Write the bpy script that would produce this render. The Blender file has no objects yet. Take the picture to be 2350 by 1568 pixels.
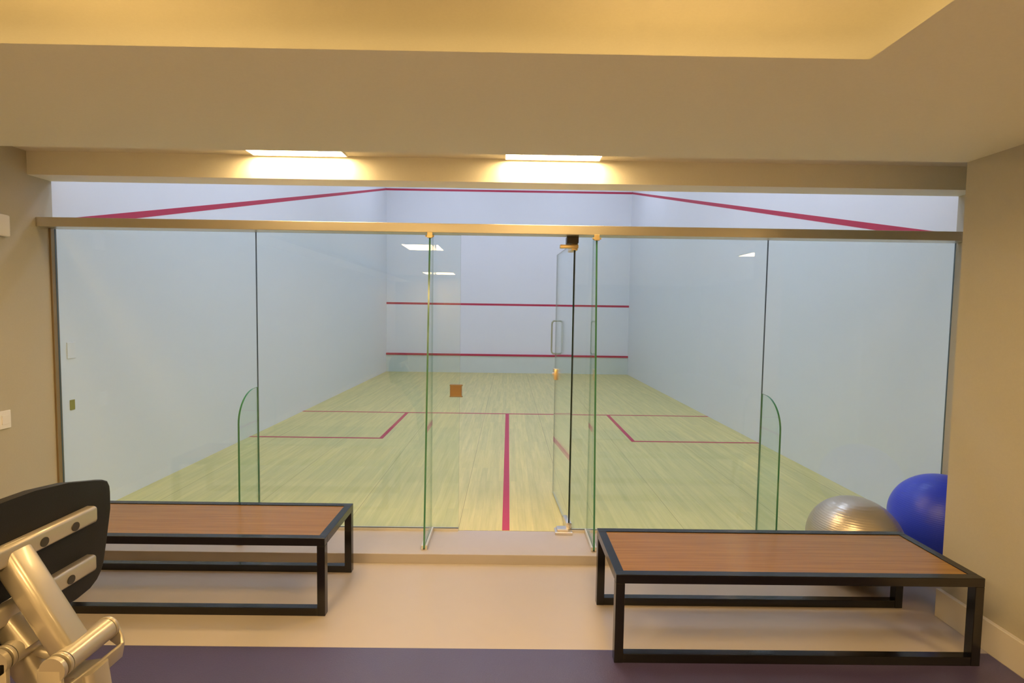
import bpy, bmesh, math
from mathutils import Vector, Matrix
C = bpy.context.scene.collection
sc = bpy.context.scene

# ------------------------------------------------------------------ camera, world, exposure
CAM = (0.01587, -3.65375, 1.59226)
YAW, PIT, ROL, FPX = 0.00773, 0.05571, 0.01463, 1171.14
def make_camera():
    cd = bpy.data.cameras.new('camera')
    co = bpy.data.objects.new('camera', cd); C.objects.link(co)
    cd.sensor_width = 36.0; cd.sensor_fit = 'HORIZONTAL'
    cd.lens = FPX / 2350 * 36.0
    cd.clip_start = 0.05; cd.clip_end = 100
    f = Vector((math.sin(YAW)*math.cos(PIT), math.cos(YAW)*math.cos(PIT), -math.sin(PIT)))
    r = Vector((math.cos(YAW), -math.sin(YAW), 0)); u = r.cross(f)
    c, s = math.cos(ROL), math.sin(ROL)
    r2 = c*r + s*u; u2 = -s*r + c*u
    m = Matrix((r2, u2, -f)).transposed().to_4x4()
    m.translation = CAM
    co.matrix_world = m
    sc.camera = co
make_camera()
w = bpy.data.worlds.new('world'); sc.world = w; w.use_nodes = True
w.node_tree.nodes['Background'].inputs[0].default_value = (1, .85, .65, 1)
w.node_tree.nodes['Background'].inputs[1].default_value = 0.02
sc.view_settings.view_transform = 'Standard'
sc.view_settings.look = 'None'
sc.view_settings.gamma = 1.0
sc.view_settings.use_curve_mapping = False
sc.view_settings.exposure = 0.0
L_GYM = 53.0        # gym ceiling panels, added fill panels included
L_COVE = 2.6        # strips hidden in the cove
L_LINTEL = 62.0     # two recessed lamps by the lintel
L_COURT = 17.0      # court ceiling panels
WARM = (1.0, .66, .27); WARM2 = (1.0, .68, .31); COOL = (.80, .90, 1.24)

# ------------------------------------------------------------------ materials
def new_mat(name):
    m = bpy.data.materials.new(name); m.use_nodes = True
    nt = m.node_tree; b = nt.nodes['Principled BSDF']
    return m, nt, b
def N(nt, t, **kw):
    n = nt.nodes.new(t)
    for k, v in kw.items(): setattr(n, k, v)
    return n
def principled(name, col, rough=.6, metal=0., spec=.5, noise=0., nscale=30., bump=0., bscale=200., coat=0., coat_r=.1):
    m, nt, b = new_mat(name)
    b.inputs['Base Color'].default_value = (*col, 1)
    b.inputs['Roughness'].default_value = rough
    b.inputs['Metallic'].default_value = metal
    b.inputs['Specular IOR Level'].default_value = spec
    b.inputs['Coat Weight'].default_value = coat
    b.inputs['Coat Roughness'].default_value = coat_r
    tc = N(nt, 'ShaderNodeTexCoord')
    if noise > 0:
        n = N(nt, 'ShaderNodeTexNoise'); n.inputs['Scale'].default_value = nscale; n.inputs['Detail'].default_value = 5
        nt.links.new(tc.outputs['Object'], n.inputs['Vector'])
        mx = N(nt, 'ShaderNodeMix', data_type='RGBA')
        mx.inputs['A'].default_value = (*[c*(1-noise) for c in col], 1)
        mx.inputs['B'].default_value = (*[min(1, c*(1+noise)) for c in col], 1)
        nt.links.new(n.outputs['Fac'], mx.inputs['Factor'])
        nt.links.new(mx.outputs['Result'], b.inputs['Base Color'])
    if bump > 0:
        n2 = N(nt, 'ShaderNodeTexNoise'); n2.inputs['Scale'].default_value = bscale; n2.inputs['Detail'].default_value = 3
        nt.links.new(tc.outputs['Object'], n2.inputs['Vector'])
        bp = N(nt, 'ShaderNodeBump'); bp.inputs['Strength'].default_value = bump; bp.inputs['Distance'].default_value = .002
        nt.links.new(n2.outputs['Fac'], bp.inputs['Height'])
        nt.links.new(bp.outputs['Normal'], b.inputs['Normal'])
    return m
def emissive(name, col, strength):
    m, nt, b = new_mat(name)
    nt.nodes.remove(b)
    e = N(nt, 'ShaderNodeEmission'); e.inputs[0].default_value = (*col, 1); e.inputs[1].default_value = strength
    nt.links.new(e.outputs[0], nt.nodes['Material Output'].inputs[0])
    return m
def glass(name, tint, refl=1.0):
    m, nt, b = new_mat(name); nt.nodes.remove(b)
    t = N(nt, 'ShaderNodeBsdfTransparent'); t.inputs[0].default_value = (*tint, 1)
    g = N(nt, 'ShaderNodeBsdfGlossy'); g.inputs['Color'].default_value = (refl, refl, refl, 1); g.inputs['Roughness'].default_value = 0.0
    lw = N(nt, 'ShaderNodeLayerWeight'); lw.inputs['Blend'].default_value = .5
    p = N(nt, 'ShaderNodeMath', operation='POWER'); p.inputs[1].default_value = 5
    ma = N(nt, 'ShaderNodeMath', operation='MULTIPLY_ADD'); ma.inputs[1].default_value = .93; ma.inputs[2].default_value = .04
    nt.links.new(lw.outputs['Facing'], p.inputs[0]); nt.links.new(p.outputs[0], ma.inputs[0])
    mx = N(nt, 'ShaderNodeMixShader')
    nt.links.new(ma.outputs[0], mx.inputs[0]); nt.links.new(t.outputs[0], mx.inputs[1]); nt.links.new(g.outputs[0], mx.inputs[2])
    nt.links.new(mx.outputs[0], nt.nodes['Material Output'].inputs[0])
    return m
def maple_mat():
    m, nt, b = new_mat('maple_strip_floor')
    tc = N(nt, 'ShaderNodeTexCoord'); mp = N(nt, 'ShaderNodeMapping')
    mp.inputs['Rotation'].default_value = (0, 0, math.pi/2)
    nt.links.new(tc.outputs['Object'], mp.inputs['Vector'])
    br = N(nt, 'ShaderNodeTexBrick'); br.offset = .37; br.offset_frequency = 2
    br.inputs['Scale'].default_value = 1.0; br.inputs['Brick Width'].default_value = 1.1; br.inputs['Row Height'].default_value = .057
    br.inputs['Mortar Size'].default_value = .0006; br.inputs['Mortar Smooth'].default_value = .3; br.inputs['Bias'].default_value = 0
    br.inputs['Color1'].default_value = (.73, .635, .255, 1); br.inputs['Color2'].default_value = (.64, .575, .24, 1)
    br.inputs['Mortar'].default_value = (.52, .45, .20, 1)
    nt.links.new(mp.outputs[0], br.inputs['Vector'])
    mp2 = N(nt, 'ShaderNodeMapping'); mp2.inputs['Scale'].default_value = (26, 1.6, 1)
    nt.links.new(tc.outputs['Object'], mp2.inputs['Vector'])
    n = N(nt, 'ShaderNodeTexNoise'); n.inputs['Scale'].default_value = 1.0; n.inputs['Detail'].default_value = 6; n.inputs['Roughness'].default_value = .65
    nt.links.new(mp2.outputs[0], n.inputs['Vector'])
    cr = N(nt, 'ShaderNodeValToRGB'); cr.color_ramp.elements[0].position = .33; cr.color_ramp.elements[0].color = (.84, .86, .80, 1)
    cr.color_ramp.elements[1].position = .68; cr.color_ramp.elements[1].color = (1.05, 1.02, 1.05, 1)
    nt.links.new(n.outputs['Fac'], cr.inputs[0])
    mx = N(nt, 'ShaderNodeMix', data_type='RGBA'); mx.blend_type = 'MULTIPLY'; mx.inputs['Factor'].default_value = 1
    nt.links.new(br.outputs['Color'], mx.inputs['A']); nt.links.new(cr.outputs[0], mx.inputs['B'])
    # a few darker long joints between floor sections
    sx = N(nt, 'ShaderNodeSeparateXYZ'); nt.links.new(tc.outputs['Object'], sx.inputs[0])
    md = N(nt, 'ShaderNodeMath', operation='PINGPONG'); md.inputs[1].default_value = .42
    ad = N(nt, 'ShaderNodeMath', operation='ADD'); ad.inputs[1].default_value = 10.08 + .33
    nt.links.new(sx.outputs[0], ad.inputs[0]); nt.links.new(ad.outputs[0], md.inputs[0])
    lt = N(nt, 'ShaderNodeMath', operation='LESS_THAN'); lt.inputs[1].default_value = .0022
    nt.links.new(md.outputs[0], lt.inputs[0])
    mx2 = N(nt, 'ShaderNodeMix', data_type='RGBA'); mx2.blend_type = 'MULTIPLY'
    mx2.inputs['B'].default_value = (.55, .52, .5, 1)
    nt.links.new(lt.outputs[0], mx2.inputs['Factor']); nt.links.new(mx.outputs['Result'], mx2.inputs['A'])
    nt.links.new(mx2.outputs['Result'], b.inputs['Base Color'])
    b.inputs['Roughness'].default_value = .42; b.inputs['Specular IOR Level'].default_value = .35
    return m
def veneer_mat():
    m, nt, b = new_mat('brown_wood_veneer')
    tc = N(nt, 'ShaderNodeTexCoord'); mp = N(nt, 'ShaderNodeMapping'); mp.inputs['Scale'].default_value = (2.5, 110, 20)
    nt.links.new(tc.outputs['Object'], mp.inputs['Vector'])
    n = N(nt, 'ShaderNodeTexNoise'); n.inputs['Scale'].default_value = 1.0; n.inputs['Detail'].default_value = 6
    nt.links.new(mp.outputs[0], n.inputs['Vector'])
    cr = N(nt, 'ShaderNodeValToRGB')
    cr.color_ramp.elements[0].position = .3; cr.color_ramp.elements[0].color = (.22, .105, .019, 1)
    cr.color_ramp.elements[1].position = .72; cr.color_ramp.elements[1].color = (.30, .158, .028, 1)
    nt.links.new(n.outputs['Fac'], cr.inputs[0]); nt.links.new(cr.outputs[0], b.inputs['Base Color'])
    b.inputs['Roughness'].default_value = .20; b.inputs['Specular IOR Level'].default_value = .5
    return m
def ball_mat(name, col, rough, metal):
    m, nt, b = new_mat(name)
    b.inputs['Base Color'].default_value = (*col, 1); b.inputs['Roughness'].default_value = rough; b.inputs['Metallic'].default_value = metal
    tc = N(nt, 'ShaderNodeTexCoord')
    wv = N(nt, 'ShaderNodeTexWave'); wv.bands_direction = 'Z'; wv.inputs['Scale'].default_value = 26
    nt.links.new(tc.outputs['Object'], wv.inputs['Vector'])
    n2 = N(nt, 'ShaderNodeTexNoise'); n2.inputs['Scale'].default_value = 260
    nt.links.new(tc.outputs['Object'], n2.inputs['Vector'])
    ad = N(nt, 'ShaderNodeMath', operation='MULTIPLY_ADD'); ad.inputs[1].default_value = .35
    nt.links.new(n2.outputs['Fac'], ad.inputs[0]); nt.links.new(wv.outputs['Fac'], ad.inputs[2])
    bp = N(nt, 'ShaderNodeBump'); bp.inputs['Strength'].default_value = .35; bp.inputs['Distance'].default_value = .0012
    nt.links.new(ad.outputs[0], bp.inputs['Height']); nt.links.new(bp.outputs['Normal'], b.inputs['Normal'])
    return m

M = dict(
    wall=principled('warm_grey_wall_paint', (.47, .43, .325), .75, noise=.035, nscale=90, bump=.25, bscale=350),
    soffit=principled('ceiling_paint', (.84, .80, .67), .8, noise=.03, nscale=90, bump=.2, bscale=350),
    court_wall=principled('court_plaster', (.80, .815, .83), .55, noise=.012, nscale=3),
    tin=principled('tin_panel', (.66, .72, .66), .45, noise=.02, nscale=6),
    red=principled('court_line_red', (.50, .030, .075), .5, noise=.06, nscale=12),
    maple=maple_mat(),
    vinyl=principled('beige_vinyl_floor', (.47, .42, .39), .33, spec=.4, noise=.025, nscale=9),
    stone=principled('pale_stone_step', (.44, .40, .39), .35, noise=.03, nscale=14),
    mat=principled('purple_rubber', (.062, .048, .128), .33, spec=.9, noise=.30, nscale=260, bump=.5, bscale=300),
    base=principled('cream_baseboard', (.68, .62, .52), .45),
    alu=principled('brushed_aluminium', (.72, .66, .55), .34, metal=.85),
    chan=principled('channel_aluminium', (.74, .70, .62), .35, metal=.6),
    brown=principled('bronze_profile', (.30, .22, .12), .4, metal=.5),
    brass=principled('brassy_fitting', (.85, .66, .36), .32, metal=.8),
    brasspl=principled('aged_brass_plate', (.34, .30, .06), .4, metal=.4),
    steel=principled('satin_steel', (.70, .66, .62), .28, metal=.85),
    dark=principled('dark_metal', (.03, .025, .02), .4, metal=.5),
    glass=glass('clear_green_glass', (.930, .972, .958)),
    gedge=principled('green_glass_edge', (.05, .21, .12), .15, spec=.6),
    gdark=principled('dark_glass_edge', (.012, .028, .022), .2, spec=.5),
    gpale=principled('pale_glass_edge', (.33, .42, .41), .2, spec=.5),
    seam=principled('seam_glass_edge', (.07, .10, .11), .2, spec=.6),
    frame=principled('black_bench_steel', (.004, .003, .003), .2, spec=.6),
    veneer=veneer_mat(),
    silver=ball_mat('silver_pvc', (.55, .50, .44), .32, .75),
    blue=ball_mat('blue_pvc', (.03, .06, .78), .34, 0.),
    plastic=principled('white_plastic', (.80, .77, .72), .4),
    plasticc=principled('white_plastic_court', (.80, .80, .80), .4),
    pad=principled('black_moulded_plastic', (.009, .0075, .006), .45, spec=.35, bump=.3, bscale=500),
    champagne=principled('champagne_painted_steel', (.46, .41, .33), .32, metal=.5, coat=.5, coat_r=.10),
    rubber=principled('dark_bolt', (.04, .035, .03), .5),
    gold=principled('brass_bolt', (.75, .58, .22), .35, metal=.3),
    lampw=emissive('warm_panel_light', WARM, L_GYM),
    lampc=emissive('cool_court_light', COOL, L_COURT),
    lampfill=emissive('warm_added_fill_light', WARM, L_GYM*.56),  # only for the added panels that light the benches from above
    strip=emissive('cove_strip_light', (1, .68, .31), L_COVE),
    lampl=emissive('lintel_lamp_light', WARM2, L_LINTEL),
)

# ------------------------------------------------------------------ mesh helpers
def link(name, me, mats, parent=None):
    o = bpy.data.objects.new(name, me); C.objects.link(o)
    for m in (mats if isinstance(mats, (list, tuple)) else [mats]): me.materials.append(m)
    if parent is not None: o.parent = parent
    return o
def obj(name, bm, mats, parent=None, smooth=False, loc=None):
    me = bpy.data.meshes.new(name)
    if loc is not None: bmesh.ops.translate(bm, verts=bm.verts, vec=(-loc[0], -loc[1], -loc[2]))
    bmesh.ops.recalc_face_normals(bm, faces=bm.faces)
    bm.to_mesh(me); bm.free()
    if smooth:
        for p in me.polygons: p.use_smooth = True
    o = link(name, me, mats, parent)
    if loc is not None: o.location = loc
    return o
def box(bm, x0, x1, y0, y1, z0, z1, bev=0., seg=2):
    r = bmesh.ops.create_cube(bm, size=1)
    vs = r['verts']
    bmesh.ops.scale(bm, verts=vs, vec=(x1-x0, y1-y0, z1-z0))
    bmesh.ops.translate(bm, verts=vs, vec=((x0+x1)/2, (y0+y1)/2, (z0+z1)/2))
    if bev > 0:
        es = {e for v in vs for e in v.link_edges}
        bmesh.ops.bevel(bm, geom=list(es), offset=bev, segments=seg, affect='EDGES', profile=.5)
    return bm
def B(*a, **k): return box(bmesh.new(), *a, **k)
def prism(pts, axis, a, b, bev=0.):
    """polygon (2D) extruded along axis from a to b"""
    bm = bmesh.new()
    def mk(p, t):
        return {'x': (t, p[0], p[1]), 'y': (p[0], t, p[1]), 'z': (p[0], p[1], t)}[axis]
    v0 = [bm.verts.new(mk(p, a)) for p in pts]; v1 = [bm.verts.new(mk(p, b)) for p in pts]
    bm.faces.new(v0); bm.faces.new(v1[::-1]); n = len(pts)
    for i in range(n): bm.faces.new((v0[i], v0[(i+1) % n], v1[(i+1) % n], v1[i]))
    if bev > 0:
        caps = [e for e in bm.edges if (e.verts[0] in v0 and e.verts[1] in v0) or (e.verts[0] in v1 and e.verts[1] in v1)]
        bmesh.ops.bevel(bm, geom=caps, offset=bev, segments=3, affect='EDGES', profile=.5)
    return bm
def frame_of(d, up=(0, 0, 1)):
    d = Vector(d).normalized(); u = Vector(up)
    if abs(d.dot(u)) > .98: u = Vector((1, 0, 0))
    s = d.cross(u).normalized(); u = s.cross(d).normalized()
    return d, s, u
def rrect(w, h, r, n=5):
    out = []
    for cx, cy, a0 in ((w/2-r, h/2-r, 0), (-w/2+r, h/2-r, 90), (-w/2+r, -h/2+r, 180), (w/2-r, -h/2+r, 270)):
        for i in range(n+1):
            a = math.radians(a0 + 90*i/n); out.append((cx+r*math.cos(a), cy+r*math.sin(a)))
    return out
def circ(r, n=28): return [(r*math.cos(2*math.pi*i/n), r*math.sin(2*math.pi*i/n)) for i in range(n)]
def bar(bm, p0, p1, prof, up=(0, 0, 1), bev=0.):
    """profile swept straight from p0 to p1"""
    p0, p1 = Vector(p0), Vector(p1); d, s, u = frame_of(p1-p0, up); L = (p1-p0).length
    rings = []
    secs = [(0, 1)] if bev == 0 else [(0, None), (bev*.3, None), (bev, None)]
    def ring(t, sc_):
        return [bm.verts.new(p0 + d*t + s*(a*sc_) + u*(b*sc_)) for a, b in prof]
    m = max(abs(a) for a, b in prof)
    if bev == 0: ts = [(0, 1), (L, 1)]
    else:
        k = 1 - bev/m; k2 = 1 - bev*.3/m
        ts = [(0, k), (bev*.3, k2), (bev, 1), (L-bev, 1), (L-bev*.3, k2), (L, k)]
    rings = [ring(t, q) for t, q in ts]
    n = len(prof)
    for r0, r1 in zip(rings, rings[1:]):
        for i in range(n): bm.faces.new((r0[i], r0[(i+1) % n], r1[(i+1) % n], r1[i]))
    bm.faces.new(rings[0][::-1]); bm.faces.new(rings[-1])
    return bm
def sweep(bm, pts, prof, up=(0, 1, 0)):
    pts = [Vector(p) for p in pts]; rings = []
    for i, p in enumerate(pts):
        if i == 0: d = pts[1]-p
        elif i == len(pts)-1: d = p-pts[i-1]
        else: d = (pts[i+1]-p).normalized() + (p-pts[i-1]).normalized()
        d, s, u = frame_of(d, up)
        rings.append([bm.verts.new(p + s*a + u*b) for a, b in prof])
    n = len(prof)
    for r0, r1 in zip(rings, rings[1:]):
        for i in range(n): bm.faces.new((r0[i], r0[(i+1) % n], r1[(i+1) % n], r1[i]))
    bm.faces.new(rings[0][::-1]); bm.faces.new(rings[-1])
    return bm
def smooth_by_angle(o, ang=35):
    me = o.data
    for p in me.polygons: p.use_smooth = True
    bm = bmesh.new(); bm.from_mesh(me)
    for e in bm.edges:
        e.smooth = e.calc_face_angle(0) < math.radians(ang) if len(e.link_faces) == 2 else False
    bm.to_mesh(me); bm.free()
    return o
def empty(name, loc, label=None, cat=None, group=None, kind=None):
    o = bpy.data.objects.new(name, None); C.objects.link(o); o.location = loc; o.empty_display_size = .1
    return tag(o, label, cat, group, kind)
def tag(o, label=None, cat=None, group=None, kind=None):
    if label: o['label'] = label
    if cat: o['category'] = cat
    if group: o['group'] = group
    if kind: o['kind'] = kind
    return o
def part(name, bm, mats, parent, smooth=False):
    """part built in world coordinates, parented to a root without rotation"""
    p = parent; off = Vector((0, 0, 0))
    while p is not None: off += Vector(p.location); p = p.parent
    bmesh.ops.translate(bm, verts=bm.verts, vec=-off)
    o = obj(name, bm, mats, parent)
    if smooth: smooth_by_angle(o)
    return o
def struct(name, bm, mats, parent=None):
    o = obj(name, bm, mats, parent)
    o['kind'] = 'structure'
    return o

GZ = -.065          # gym floor level; court floor is z = 0
YF = 9.845          # court front wall
HC = 6.0            # court ceiling

# ------------------------------------------------------------------ floors
court = struct('floor_court', B(-3.3, 3.3, 0, YF+.1, -.12, 0), M['maple'])
def line(name, parent, *a): return part(name, B(*a), M['red'], parent)
line('court_line', court, -3.2, 3.2, 4.312, 4.362, -.001, .0016)
line('court_line', court, -.008, .046, .004, 4.312, -.001, .0016)
for s, xa, xb in ((-1, -3.2, -1.535), (1, 1.585, 3.2)):
    line('court_line', court, xa, xb, 2.66, 2.705, -.001, .0016)
line('court_line', court, -1.585, -1.535, 2.705, 4.312, -.001, .0016)
line('court_line', court, 1.585, 1.635, 2.705, 4.312, -.001, .0016)
bm = bmesh.new(); box(bm, -3.3, 5.6, -1.222, -.30, -.2, GZ); box(bm, -3.3, 5.6, -11, -1.222, -.2, GZ-.012); box(bm, 2.424, 5.6, -11, -1.222, GZ-.012, GZ); box(bm, -3.3, 2.424, -11, -3.6, GZ-.012, GZ)  # unseen rear floor kept beige to bounce light onto the soffit
struct('floor_gym', bm, M['vinyl'])
tag(obj('rubber_flooring', B(-3.2, 2.424, -3.6, -1.222, GZ-.012, GZ), M['mat']),
    'purple speckled rubber flooring laid in front of the beige floor strip', 'flooring')
struct('floor_step', B(-3.2, 3.2, -.374, 0, -.15, -.001, bev=.003, seg=2), M['stone'])

# ------------------------------------------------------------------ walls
struct('wall_left', B(-3.4, -3.2, -10.9, 0, -.2, 3.0), M['wall'])
struct('wall_court_left', B(-3.4, -3.2, 0, YF+.1, -.2, HC), M['court_wall'])
struct('wall_court_right', B(3.2, 3.4, 0, YF+.1, -.2, HC), M['court_wall'])
wf = struct('wall_court_front', B(-3.2, 3.2, YF, YF+.2, 0, HC), M['court_wall'])
struct('wall_lintel', B(-3.2, 3.2, -.18, 0, 2.466, 3.0), M['soffit'])
struct('wall_court_back', B(-3.4, 3.4, -.10, 0, 3.0, HC), M['court_wall'])
struct('wall_right', B(3.2, 3.4, -.90, 0, -.2, 3.0), M['wall'])
struct('wall_pillar', B(2.452, 3.4, -1.45, -.90, -.2, 2.7), M['wall'])
struct('wall_gym_right', B(5.5, 5.7, -11.1, -1.0, -.2, 3.0), M['wall'])
struct('wall_gym_back', B(-3.4, 5.7, -11.1, -10.9, -.2, 3.0), M['wall'])
struct('wall_gym_front', B(3.4, 5.7, -1.10, -.95, -.2, 3.0), M['wall'])
struct('ceiling_court', B(-3.4, 3.4, -.1, YF+.2, HC, HC+.1), M['court_wall'])

# red lines on the court walls
def wall_line(pts, x0, x1, parent=None):
    return prism(pts, 'x', x0, x1)
line('court_line', wf, -3.2, 3.2, YF-.0016, YF+.001, 1.781, 1.834)
tinp = part('tin_board', B(-3.199, 3.199, YF-.03, YF+.001, .0, .448), M['tin'], wf)
part('tin_rail', B(-3.2, 3.2, YF-.05, YF+.001, .448, .498, bev=.004), M['red'], wf)
line('court_line', wf, -3.2, 3.2, YF-.0016, YF+.001, 4.735, 4.787)
for nm, xa, xb in (('wall_court_left', -3.201, -3.1984), ('wall_court_right', 3.1984, 3.201)):
    z0, k = 2.145, .2635
    part('court_line', prism([(.0, z0), (YF, z0+k*YF), (YF, z0+k*YF+.05), (.0, z0+.05+.006)], 'x', xa, xb), M['red'], bpy.data.objects[nm])

# ------------------------------------------------------------------ gym ceiling: soffit with lip, cove, vestibule strip
bm = bmesh.new()
XL, XR, YC = -2.75, 1.175, -1.96      # cove opening
box(bm, -3.2, 5.5, -1.50, -.90, 2.43, 2.70)                     # soffit block
def add_prism(bm, pts, axis, a, b):
    t = prism(pts, axis, a, b); me = bpy.data.meshes.new('tmp'); t.to_mesh(me); t.free(); bm.from_mesh(me); bpy.data.meshes.remove(me)
add_prism(bm, [(YC, 2.43), (YC+.075, 2.455), (-1.50, 2.455), (-1.50, 2.43)], 'x', -3.2, 5.5)          # front lip, feathered to its edge
add_prism(bm, [(XR, 2.43), (XR+.075, 2.455), (5.5, 2.455), (5.5, 2.43)], 'y', -10.9, YC)                        # right lip/soffit
add_prism(bm, [(XL, 2.43), (XL-.075, 2.455), (-3.2, 2.455), (-3.2, 2.43)], 'y', -10.9, YC)
box(bm, 1.60, 1.70, -10.9, -1.50, 2.455, 2.62)
box(bm, -3.2, 5.5, -10.9, -1.50, 2.62, 2.70)                    # cove ceiling
struct('ceiling_gym', bm, M['soffit'])
struct('ceiling_step', B(-3.2, 3.4, -.90, -.18, 2.62, 2.70), M['soffit'])

# ------------------------------------------------------------------ baseboard round the pillar
bm = bmesh.new()
box(bm, 2.426, 2.452, -1.476, -.90, GZ, .092, bev=.003)
box(bm, 2.426, 3.4, -1.476, -1.45, GZ, .092, bev=.003)
struct('baseboard_right', bm, M['base'])
struct('baseboard_left', B(-3.2, -3.178, -10.9, -.40, GZ, .092, bev=.003), M['base'])

# ------------------------------------------------------------------ header rail over the glass, wall channel
hd = struct('trim_1', B(-3.2, 3.2, -.13, -.012, 2.134, 2.197, bev=.003), M['alu'])
tag(hd, 'long brushed aluminium header rail across the top of the glass wall')
struct('trim_2', B(-3.2, -3.186, -.034, .012, 0, 2.134, bev=.002), M['brown'])

# ------------------------------------------------------------------ glass wall
T = .006
def glass_box(name, x0, x1, z0=.012, z1=2.136, edge='seam'):
    bm = B(x0, x1, -T, T, z0, z1)
    me_mats = [M['glass'], M[edge]]
    o = obj(name, bm, me_mats)
    for p in o.data.polygons: p.material_index = 0 if abs(p.normal.y) > .9 else 1
    return o
panels = [(-3.185, -1.7775), (-1.7735, -.328), (.488, 1.855), (1.859, 3.1998)]
plabels = ['far left fixed glass panel beside the left wall', 'fixed glass panel left of the doorway',
           'fixed glass panel right of the doorway', 'far right fixed glass panel behind the exercise balls']
for i, (a, b) in enumerate(panels):
    o = glass_box('window_%d' % (i+1), a, b); tag(o, plabels[i], kind='structure')
    # low channel that holds the panel
    part('base_channel', B(a, b, -.016, -.0062, -.001, .016), M['chan'], o)
    part('base_gasket', B(a, b, -.0062, -.006, .012, .020), M['dark'], o)
    part('base_channel', B(a, b, .0062, .016, -.001, .016), M['chan'], o)

# tall tapered fins either side of the doorway
def tall_fin(x, label):
    r = empty('glass_fin', (x, 0, 0), label, 'glass fin', 'tall glass fins beside the doorway')
    pts = [(-T, .010), (-.316, .010), (-.138, 2.11), (-.130, 2.132), (-T, 2.132)]
    bm = prism(pts, 'x', x-.006, x+.006)
    o = obj('pane', bm, [M['glass'], M['gedge']], r); o.location = (-x, 0, 0)
    for p in o.data.polygons: p.material_index = 0 if abs(p.normal.x) > .9 else 1
    b2 = bmesh.new()
    box(b2, x-.020, x-.0065, -.316, -.02, 0, .030, bev=.002); box(b2, x+.0065, x+.020, -.316, -.02, 0, .030, bev=.002)
    part('base_shoe', b2, M['chan'], r)
    b3 = bmesh.new()
    box(b3, x-.018, x+.018, -.150, -.132, 2.095, 2.134, bev=.002)
    bar(b3, (x-.030, -.140, 2.108), (x+.030, -.140, 2.108), circ(.006, 12))
    part('top_clip', b3, M['brass'], r)
    return r
tall_fin(-.527, 'tall tapering glass fin left of the doorway opening')
tall_fin(.612, 'tall tapering glass fin right of the doorway, behind the right bench corner')
def short_fin(x, d, label):
    r = empty('glass_fin', (x, 0, 0), label, 'glass fin', 'short glass fins with rounded tops')
    pts = [(-T, .010), (-d, .010), (-d+.005, .82)]
    for i in range(1, 13):
        a = math.radians(90*i/12)
        pts.append((-.05-(d-.055)*math.cos(a), .82+.215*math.sin(a)))
    pts += [(-T, 1.037)]
    bm = prism(pts, 'x', x-.006, x+.006)
    o = obj('pane', bm, [M['glass'], M['gedge']], r); o.location = (-x, 0, 0)
    for p in o.data.polygons: p.material_index = 0 if abs(p.normal.x) > .9 else 1
    b2 = bmesh.new()
    box(b2, x-.018, x-.0065, -d, -.02, 0, .028, bev=.002); box(b2, x+.0065, x+.018, -d, -.02, 0, .028, bev=.002)
    part('base_shoe', b2, M['chan'], r)
    b3 = B(x-.022, x+.022, -d-.004, -d+.022, 0, .045, bev=.003)
    part('end_clamp', b3, M['brown'], r)
short_fin(-1.7755, .275, 'short rounded glass fin behind the left bench')
short_fin(1.857, .275, 'short rounded glass fin behind the right bench')

# ------------------------------------------------------------------ glass door standing open into the court
door = empty('door_1', (.480, 0, 0), 'open frameless glass door swung into the court, hinged right of the doorway', kind='structure')
H = Vector((.480, .004, 0)); F = Vector((.434, .80, 0)); dv = (F-H).normalized(); nv = Vector((dv.y, -dv.x, 0))
def leafbox(a0, a1, n0, n1, z0, z1, bev=0.):
    bm = B(a0, a1, n0, n1, z0, z1, bev=bev)
    mt = Matrix((dv, nv, Vector((0, 0, 1)))).transposed().to_4x4(); mt.translation = H
    bmesh.ops.transform(bm, matrix=mt, verts=bm.verts)
    return bm
lf = part('door_leaf', leafbox(.0, .80, -.006, .006, .010, 2.10), [M['glass'], M['gdark'], M['gpale']], door)
for p in lf.data.polygons: p.material_index = 0 if abs(p.normal.dot(nv)) > .9 else (1 if p.normal.dot(dv) < -.9 else 2)
b = leafbox(-.006, .15, -.020, .020, .012, .062, bev=.003)
part('bottom_pivot_fitting', b, M['steel'], door, True)
b = B(.375, .500, -.062, .030, -.001, .018, bev=.003); box(b, .39, .47, -.045, .02, .018, .034, bev=.003)
part('floor_plate', b, M['steel'], door)
b = leafbox(-.006, .15, -.022, .022, 2.045, 2.098, bev=.003); box(b, .375, .505, -.018, .030, 2.058, 2.082, bev=.003)
part('top_pivot_fitting', b, M['brass'], door, True)
part('top_pivot_block', B(.418, .500, -.055, .030, 2.088, 2.134, bev=.002), M['dark'], door)
# pull handle
hb = bmesh.new()
def LP(a, n, z): return H + dv*a + nv*n + Vector((0, 0, z))
for sg in (-1, 1):
    sweep(hb, [LP(.71, .006*sg, 1.25), LP(.71, .035*sg, 1.25), LP(.71, .047*sg, 1.262), LP(.71, .050*sg, 1.28), LP(.71, .050*sg, 1.50),
               LP(.71, .047*sg, 1.518), LP(.71, .035*sg, 1.53), LP(.71, .006*sg, 1.53)], circ(.007, 10), up=tuple(dv))
part('pull_handle', hb, M['gpale'], door, True)
b = leafbox(.72, .806, -.020, .020, 1.02, 1.115, bev=.004)
lk = part('lock_case', b, M['brass'], door, True)
kb = bmesh.new(); bar(kb, LP(.765, -.032, 1.068), LP(.765, .032, 1.068), circ(.014, 16))
part('lock_cylinder', kb, M['steel'], lk, True)
# strike box clamped to the edge of the fixed panel
sb = empty('strike_box', (-.35, 0, .985), 'square bronze strike box clamped on the glass edge left of the doorway', 'door lock')
b = B(-.395, -.312, -.022, .022, .990, 1.072, bev=.003)
part('case', b, principled('strike_bronze', (.30, .19, .09), .4, metal=.3), sb)
for za in (.985, 1.066): part('flange', B(-.397, -.305, -.025, -.012, za, za+.009, bev=.001), M['brown'], sb)

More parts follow.
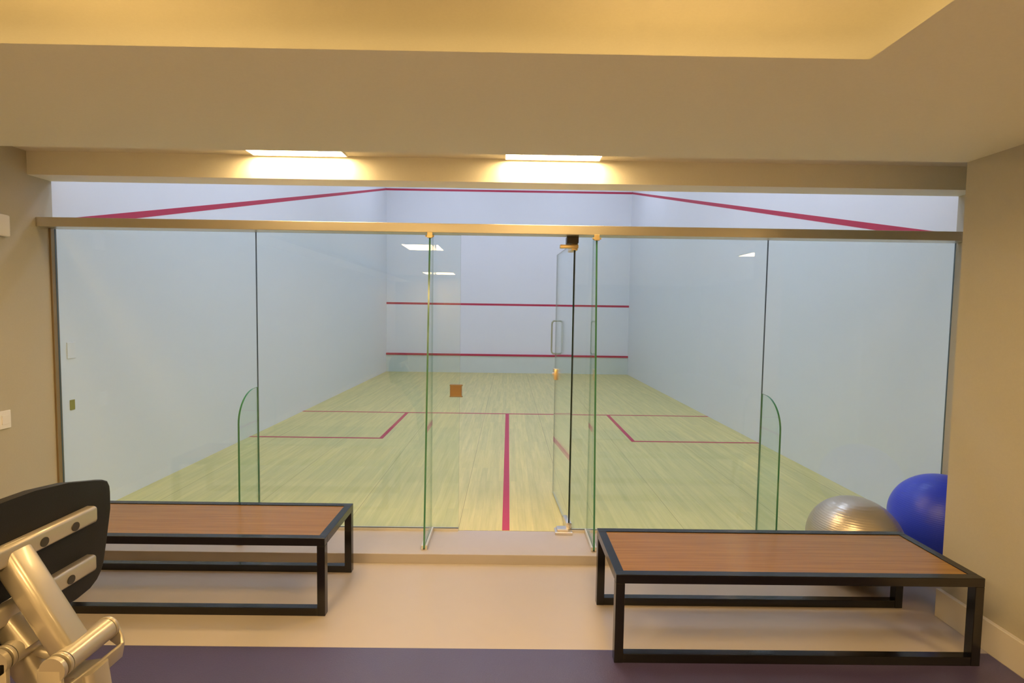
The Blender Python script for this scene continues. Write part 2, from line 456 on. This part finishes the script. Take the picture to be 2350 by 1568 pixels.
# ------------------------------------------------------------------ benches
def make_bench(x0, x1, y0, y1, label, loc):
    z0, z1 = 0, .432; t = .043
    r = empty('bench', loc, label, 'bench', 'low benches beside the glass wall')
    def P(name, bm, m, sm=False):
        o = obj(name, bm, m, r); return o
    W, D = x1-x0, y1-y0
    bm = bmesh.new()
    box(bm, 0, W, 0, t, z1-t, z1, bev=.002); box(bm, 0, W, D-t, D, z1-t, z1, bev=.002)
    box(bm, 0, t, t, D-t, z1-t, z1-.0002, bev=.001); box(bm, W-t, W, t, D-t, z1-t, z1-.0002, bev=.001)
    P('top_frame', bm, M['frame'])
    for xa in (0, W-t):
        for ya in (0, D-t):
            P('leg', B(xa, xa+t, ya, ya+t, 0, z1-t, bev=.002), M['frame'])
    for ya in (0, D-t):
        P('base_rail', B(t, W-t, ya+.001, ya+t-.001, 0, t, bev=.002), M['frame'])
    P('seat', B(t, W-t, t, D-t, z1-.030, z1-.004, bev=.001), M['veneer'])
    return r
make_bench(.542, 2.296, -1.316, -.792, 'long brown-topped bench on black steel frame, beside the pillar before the exercise balls', (.542, -1.316, GZ))
make_bench(-2.71, -.955, -.967, -.459, 'long brown-topped bench on black steel frame, partly behind the exercise machine', (-2.71, -.967, GZ))

# ------------------------------------------------------------------ exercise balls
def ball(name, c, r, m, label, squash=1., tilt=(0, 0, 0)):
    bm = bmesh.new(); bmesh.ops.create_uvsphere(bm, u_segments=96, v_segments=64, radius=r)
    for v in bm.verts:
        if v.co.z < -r*.94: v.co.z = -r*.94 - (abs(v.co.z)-r*.94)*.35
    o = obj(name, bm, m, smooth=True); o.location = c; 
    return tag(o, label, 'exercise ball')
ball('exercise_ball', (2.215, -.525, GZ+.262), .268, M['silver'], 'silver inflatable exercise ball on the floor behind the right bench')
ball('exercise_ball', (2.88, -.390, .280), .292, M['blue'], 'shiny blue inflatable exercise ball tucked behind the pillar')

# ------------------------------------------------------------------ plates on the left walls
def plate(name, y0, y1, z0, z1, m, label, cat, t=.010, x=-3.2, bev=.003):
    r = empty(name, (x, (y0+y1)/2, z0), label, cat)
    part('cover', B(x, x+t, y0, y1, z0, z1, bev=bev), m, r)
    return r
p1 = plate('wall_switch', -.44, -.364, .806, .922, M['plastic'], 'white rectangular switch plate low on the left gym wall', 'switch')
part('rocker', B(-3.190, -3.186, -.425, -.380, .835, .893, bev=.001), M['plastic'], p1)
p2 = plate('wall_sensor', -.44, -.336, 2.03, 2.168, M['plastic'], 'small white box high on the left gym wall below the header', 'sensor', t=.03, bev=.010)
p3 = plate('blank_plate', .078, .150, 1.212, 1.330, M['plasticc'], 'faint white cover plate on the left court wall behind the glass', 'wall plate', t=.006, bev=.002)
p4 = plate('brass_plate', .090, .130, .830, .905, M['brasspl'], 'small brass plate on the left court wall below the white cover', 'wall plate', t=.005, bev=.001)

# ------------------------------------------------------------------ lamps
def panel_lamp(x0, x1, y0, y1, z, label, light='lampw', group='gym ceiling panel lamps', rim=.018):
    r = empty('ceiling_lamp', ((x0+x1)/2, (y0+y1)/2, z), label, 'lamp', group)
    bm = bmesh.new()
    box(bm, x0-rim, x1+rim, y0-rim, y0, z-.012, z); box(bm, x0-rim, x1+rim, y1, y1+rim, z-.012, z)
    box(bm, x0-rim, x0, y0, y1, z-.012, z); box(bm, x1, x1+rim, y0, y1, z-.012, z)
    part('frame', bm, M['plastic'], r)
    part('diffuser', B(x0, x1, y0, y1, z-.008, z-.001), M[light], r)
    return r
panel_lamp(-1.63, -1.07, -4.88, -4.18, 2.62, 'square recessed lamp panel over the left part of the gym')
panel_lamp(.12, .68, -4.88, -4.18, 2.62, 'added unseen fill light panel over the middle of the gym')  # added for gym light, placed so its reflection falls in the doorway
panel_lamp(-2.22, -1.44, -10.30, -9.60, 2.62, 'square lamp panel at the far left end of the gym')
panel_lamp(.10, .88, -10.30, -9.60, 2.62, 'added unseen fill light panel at the far end of the gym')  # also added to brighten the gym, reflection kept inside the door gap
panel_lamp(3.17, 3.73, -3.42, -2.99, 2.43, 'square lamp panel over the right part of the gym')
panel_lamp(-1.62, -1.02, -2.70, -2.20, 2.62, 'added unseen fill light panel near the front of the cove, on its left', 'lampfill')  # added out of view to light the left bench from above
panel_lamp(.30, .90, -2.70, -2.20, 2.62, 'added unseen fill light panel near the front of the cove, on its right', 'lampfill')  # added out of view, drops the right bench's shadow beneath it
def lintel_lamp(x0, x1, label):
    r = empty('linear_lamp', ((x0+x1)/2, -.28, 2.62), label, 'lamp', 'linear lamps beside the lintel')
    part('diffuser', B(x0, x1, -.345, -.208, 2.612, 2.6195), M['lampl'], r)
    bm = bmesh.new()
    box(bm, x0-.006, x1+.006, -.351, -.345, 2.608, 2.62); box(bm, x0-.006, x1+.006, -.208, -.202, 2.608, 2.62)
    box(bm, x0-.006, x0, -.345, -.208, 2.608, 2.62); box(bm, x1, x1+.006, -.345, -.208, 2.608, 2.62)
    part('frame', bm, M['plastic'], r)
lintel_lamp(-1.68, -1.07, 'bright recessed linear lamp, left of the two above the lintel face')
lintel_lamp(-.015, .603, 'bright recessed linear lamp, right of the two above the lintel face')
# light strips lying on the lip inside the cove
s1 = obj('cove_light_strip', B(XL-.2, 1.45, -1.60, -1.57, 2.455, 2.470), M['strip']); tag(s1, 'warm light strip hidden inside the front edge of the ceiling cove', 'light strip', 'cove light strips')
s2 = obj('cove_light_strip', B(1.48, 1.51, -10.6, -1.66, 2.455, 2.470), M['strip']); tag(s2, 'warm light strip hidden inside the right edge of the ceiling cove', 'light strip', 'cove light strips')
for i, (x, y) in enumerate([(x, y) for y in (.72, 2.7, 7.5) for x in (-1.6, 1.6)]):
    panel_lamp(x-.6, x+.6, y-.3, y+.3, HC, 'cool lamp panel on the high court ceiling', 'lampc', 'court ceiling lamps')

# ------------------------------------------------------------------ exercise machine (backrest side, seen from behind)
MY = -2.385
mc = empty('exercise_machine', (-1.15, MY, GZ), 'champagne steel weight machine with black backrest shell at the bottom left corner', 'gym machine')
CH = M['champagne']
# backrest shell: outline in the y-z plane, mirrored about MY, gently dished
half = [(0, 1.104), (.07, 1.103), (.17, 1.090), (.262, 1.066), (.296, 1.058), (.314, 1.048), (.322, 1.030), (.324, 1.008), (.319, .958),
        (.304, .882), (.290, .800), (.278, .775), (.262, .757), (.236, .743), (.19, .737), (.10, .742), (0, .745)]
outl = [(MY+y, z) for y, z in half] + [(MY-y, z) for y, z in half[-2:0:-1]]
bm = prism(outl, 'x', -1.262, -1.232, bev=.006)
part('backrest_shell', bm, M['pad'], mc, True)
bm = prism([(MY+(y-MY)*.94, .90+(z-.90)*.84) for y, z in outl], 'x', -1.325, -1.262, bev=.02)
part('backrest_cushion', bm, M['pad'], mc, True)
for za, zb, xs in ((.952, 1.002, -1.215), (.804, .854, -1.222)):
    b = bmesh.new(); bar(b, (xs-.002, MY-.232, (za+zb)/2), (xs-.002, MY+.232, (za+zb)/2), rrect(.034, .050, .009), bev=.006)
    mb = part('mounting_bar', b, CH, mc, True)
    for dy in ((.152, .055, -.055, -.152) if za > .9 else (.140, -.140)):
        if abs(dy) < .1 and dy < 0: continue
        b = bmesh.new(); bar(b, (xs+.010, MY+dy, (za+zb)/2-.006), (xs+.0165, MY+dy, (za+zb)/2-.006), circ(.0125, 20))
        part('bolt', b, M['rubber'], mb, True)
# main inclined tube
b = bmesh.new(); bar(b, (-1.238, MY-.009, .990), (-1.087, MY-.009, .735), rrect(.072, .060, .017), up=(1, 0, .6), bev=.004)
part('frame_tube', b, CH, mc, True)
b = bmesh.new(); bar(b, (-1.262, MY-.012, .845), (-1.180, MY-.012, .735), rrect(.070, .060, .016), up=(1, 0, .6))
part('link_tube', b, CH, mc, True)
# pivot sleeves across the machine
def sleeve(x, z, y0, y1, r):
    b = bmesh.new(); bar(b, (x, y0+.012, z), (x, y1-.012, z), circ(r, 36))
    s = part('pivot_sleeve', b, CH, mc, True)
    for a, c in ((y0, y0+.010), (y1-.010, y1)):
        b = bmesh.new(); bar(b, (x, a, z), (x, c, z), circ(r*1.04, 36), bev=.002)
        cp = part('end_cap', b, CH, s, True)
    for ya in (y0+.0098, y1-.0122):
        b = bmesh.new(); bar(b, (x, ya, z), (x, ya+.0024, z), circ(r*.97, 36)); part('gasket_ring', b, M['rubber'], s, True)
    b = bmesh.new(); bar(b, (x-.004, y0-.012, z-.006), (x-.004, y0+.002, z-.006), circ(.0085, 16), bev=.002)
    part('bolt', b, M['gold'], s, True)
sleeve(-1.062, .722, -2.455, -2.300, .0295)
sleeve(-1.192, .742, -2.460, -2.290, .0285)
b = bmesh.new(); bar(b, (-1.216, MY, .722), (-1.085, MY, .690), circ(.014, 20)); part('cross_strut', b, CH, mc, True)
# yoke: strap that wraps from the far end of the right sleeve round to the front
b = bmesh.new()
sweep(b, [(-1.062, -2.294, .722), (-1.046, -2.294, .690), (-1.030, -2.296, .668), (-1.026, -2.312, .660), (-1.032, -2.36, .656), (-1.044, -2.43, .652), (-1.058, -2.47, .645)],
      rrect(.010, .040, .004, 3), up=(0, 0, 1))
part('yoke_strap', b, CH, mc, True)
b = bmesh.new(); box(b, -1.100, -1.040, -2.474, -2.464, .600, .725, bev=.004)
bar(b, (-1.062, -2.474, .722), (-1.062, -2.464, .722), circ(.031, 30)); part('yoke_plate', b, CH, mc, True)
b = bmesh.new(); box(b, -1.235, -1.165, -2.480, -2.468, .60, .745, bev=.004)
bar(b, (-1.192, -2.480, .742), (-1.192, -2.468, .742), circ(.031, 30)); part('yoke_plate', b, CH, mc, True)
# post and foot that carry it (below the frame)
b = bmesh.new(); bar(b, (-1.060, MY, .665), (-.98, MY, .02), rrect(.07, .085, .016), up=(1, 0, 0)); part('post', b, CH, mc, True)
b = bmesh.new(); bar(b, (-1.215, MY, .705), (-1.05, MY, .45), rrect(.06, .07, .016), up=(1, 0, 0)); part('post_brace', b, CH, mc, True)
b = bmesh.new(); box(b, -1.55, -.90, MY-.04, MY+.04, GZ, .02, bev=.01); box(b, -1.0, -.90, MY-.28, MY+.28, GZ, 0, bev=.01); box(b, -1.60, -1.52, MY-.28, MY+.28, GZ, 0, bev=.01)
part('foot_frame', b, CH, mc)
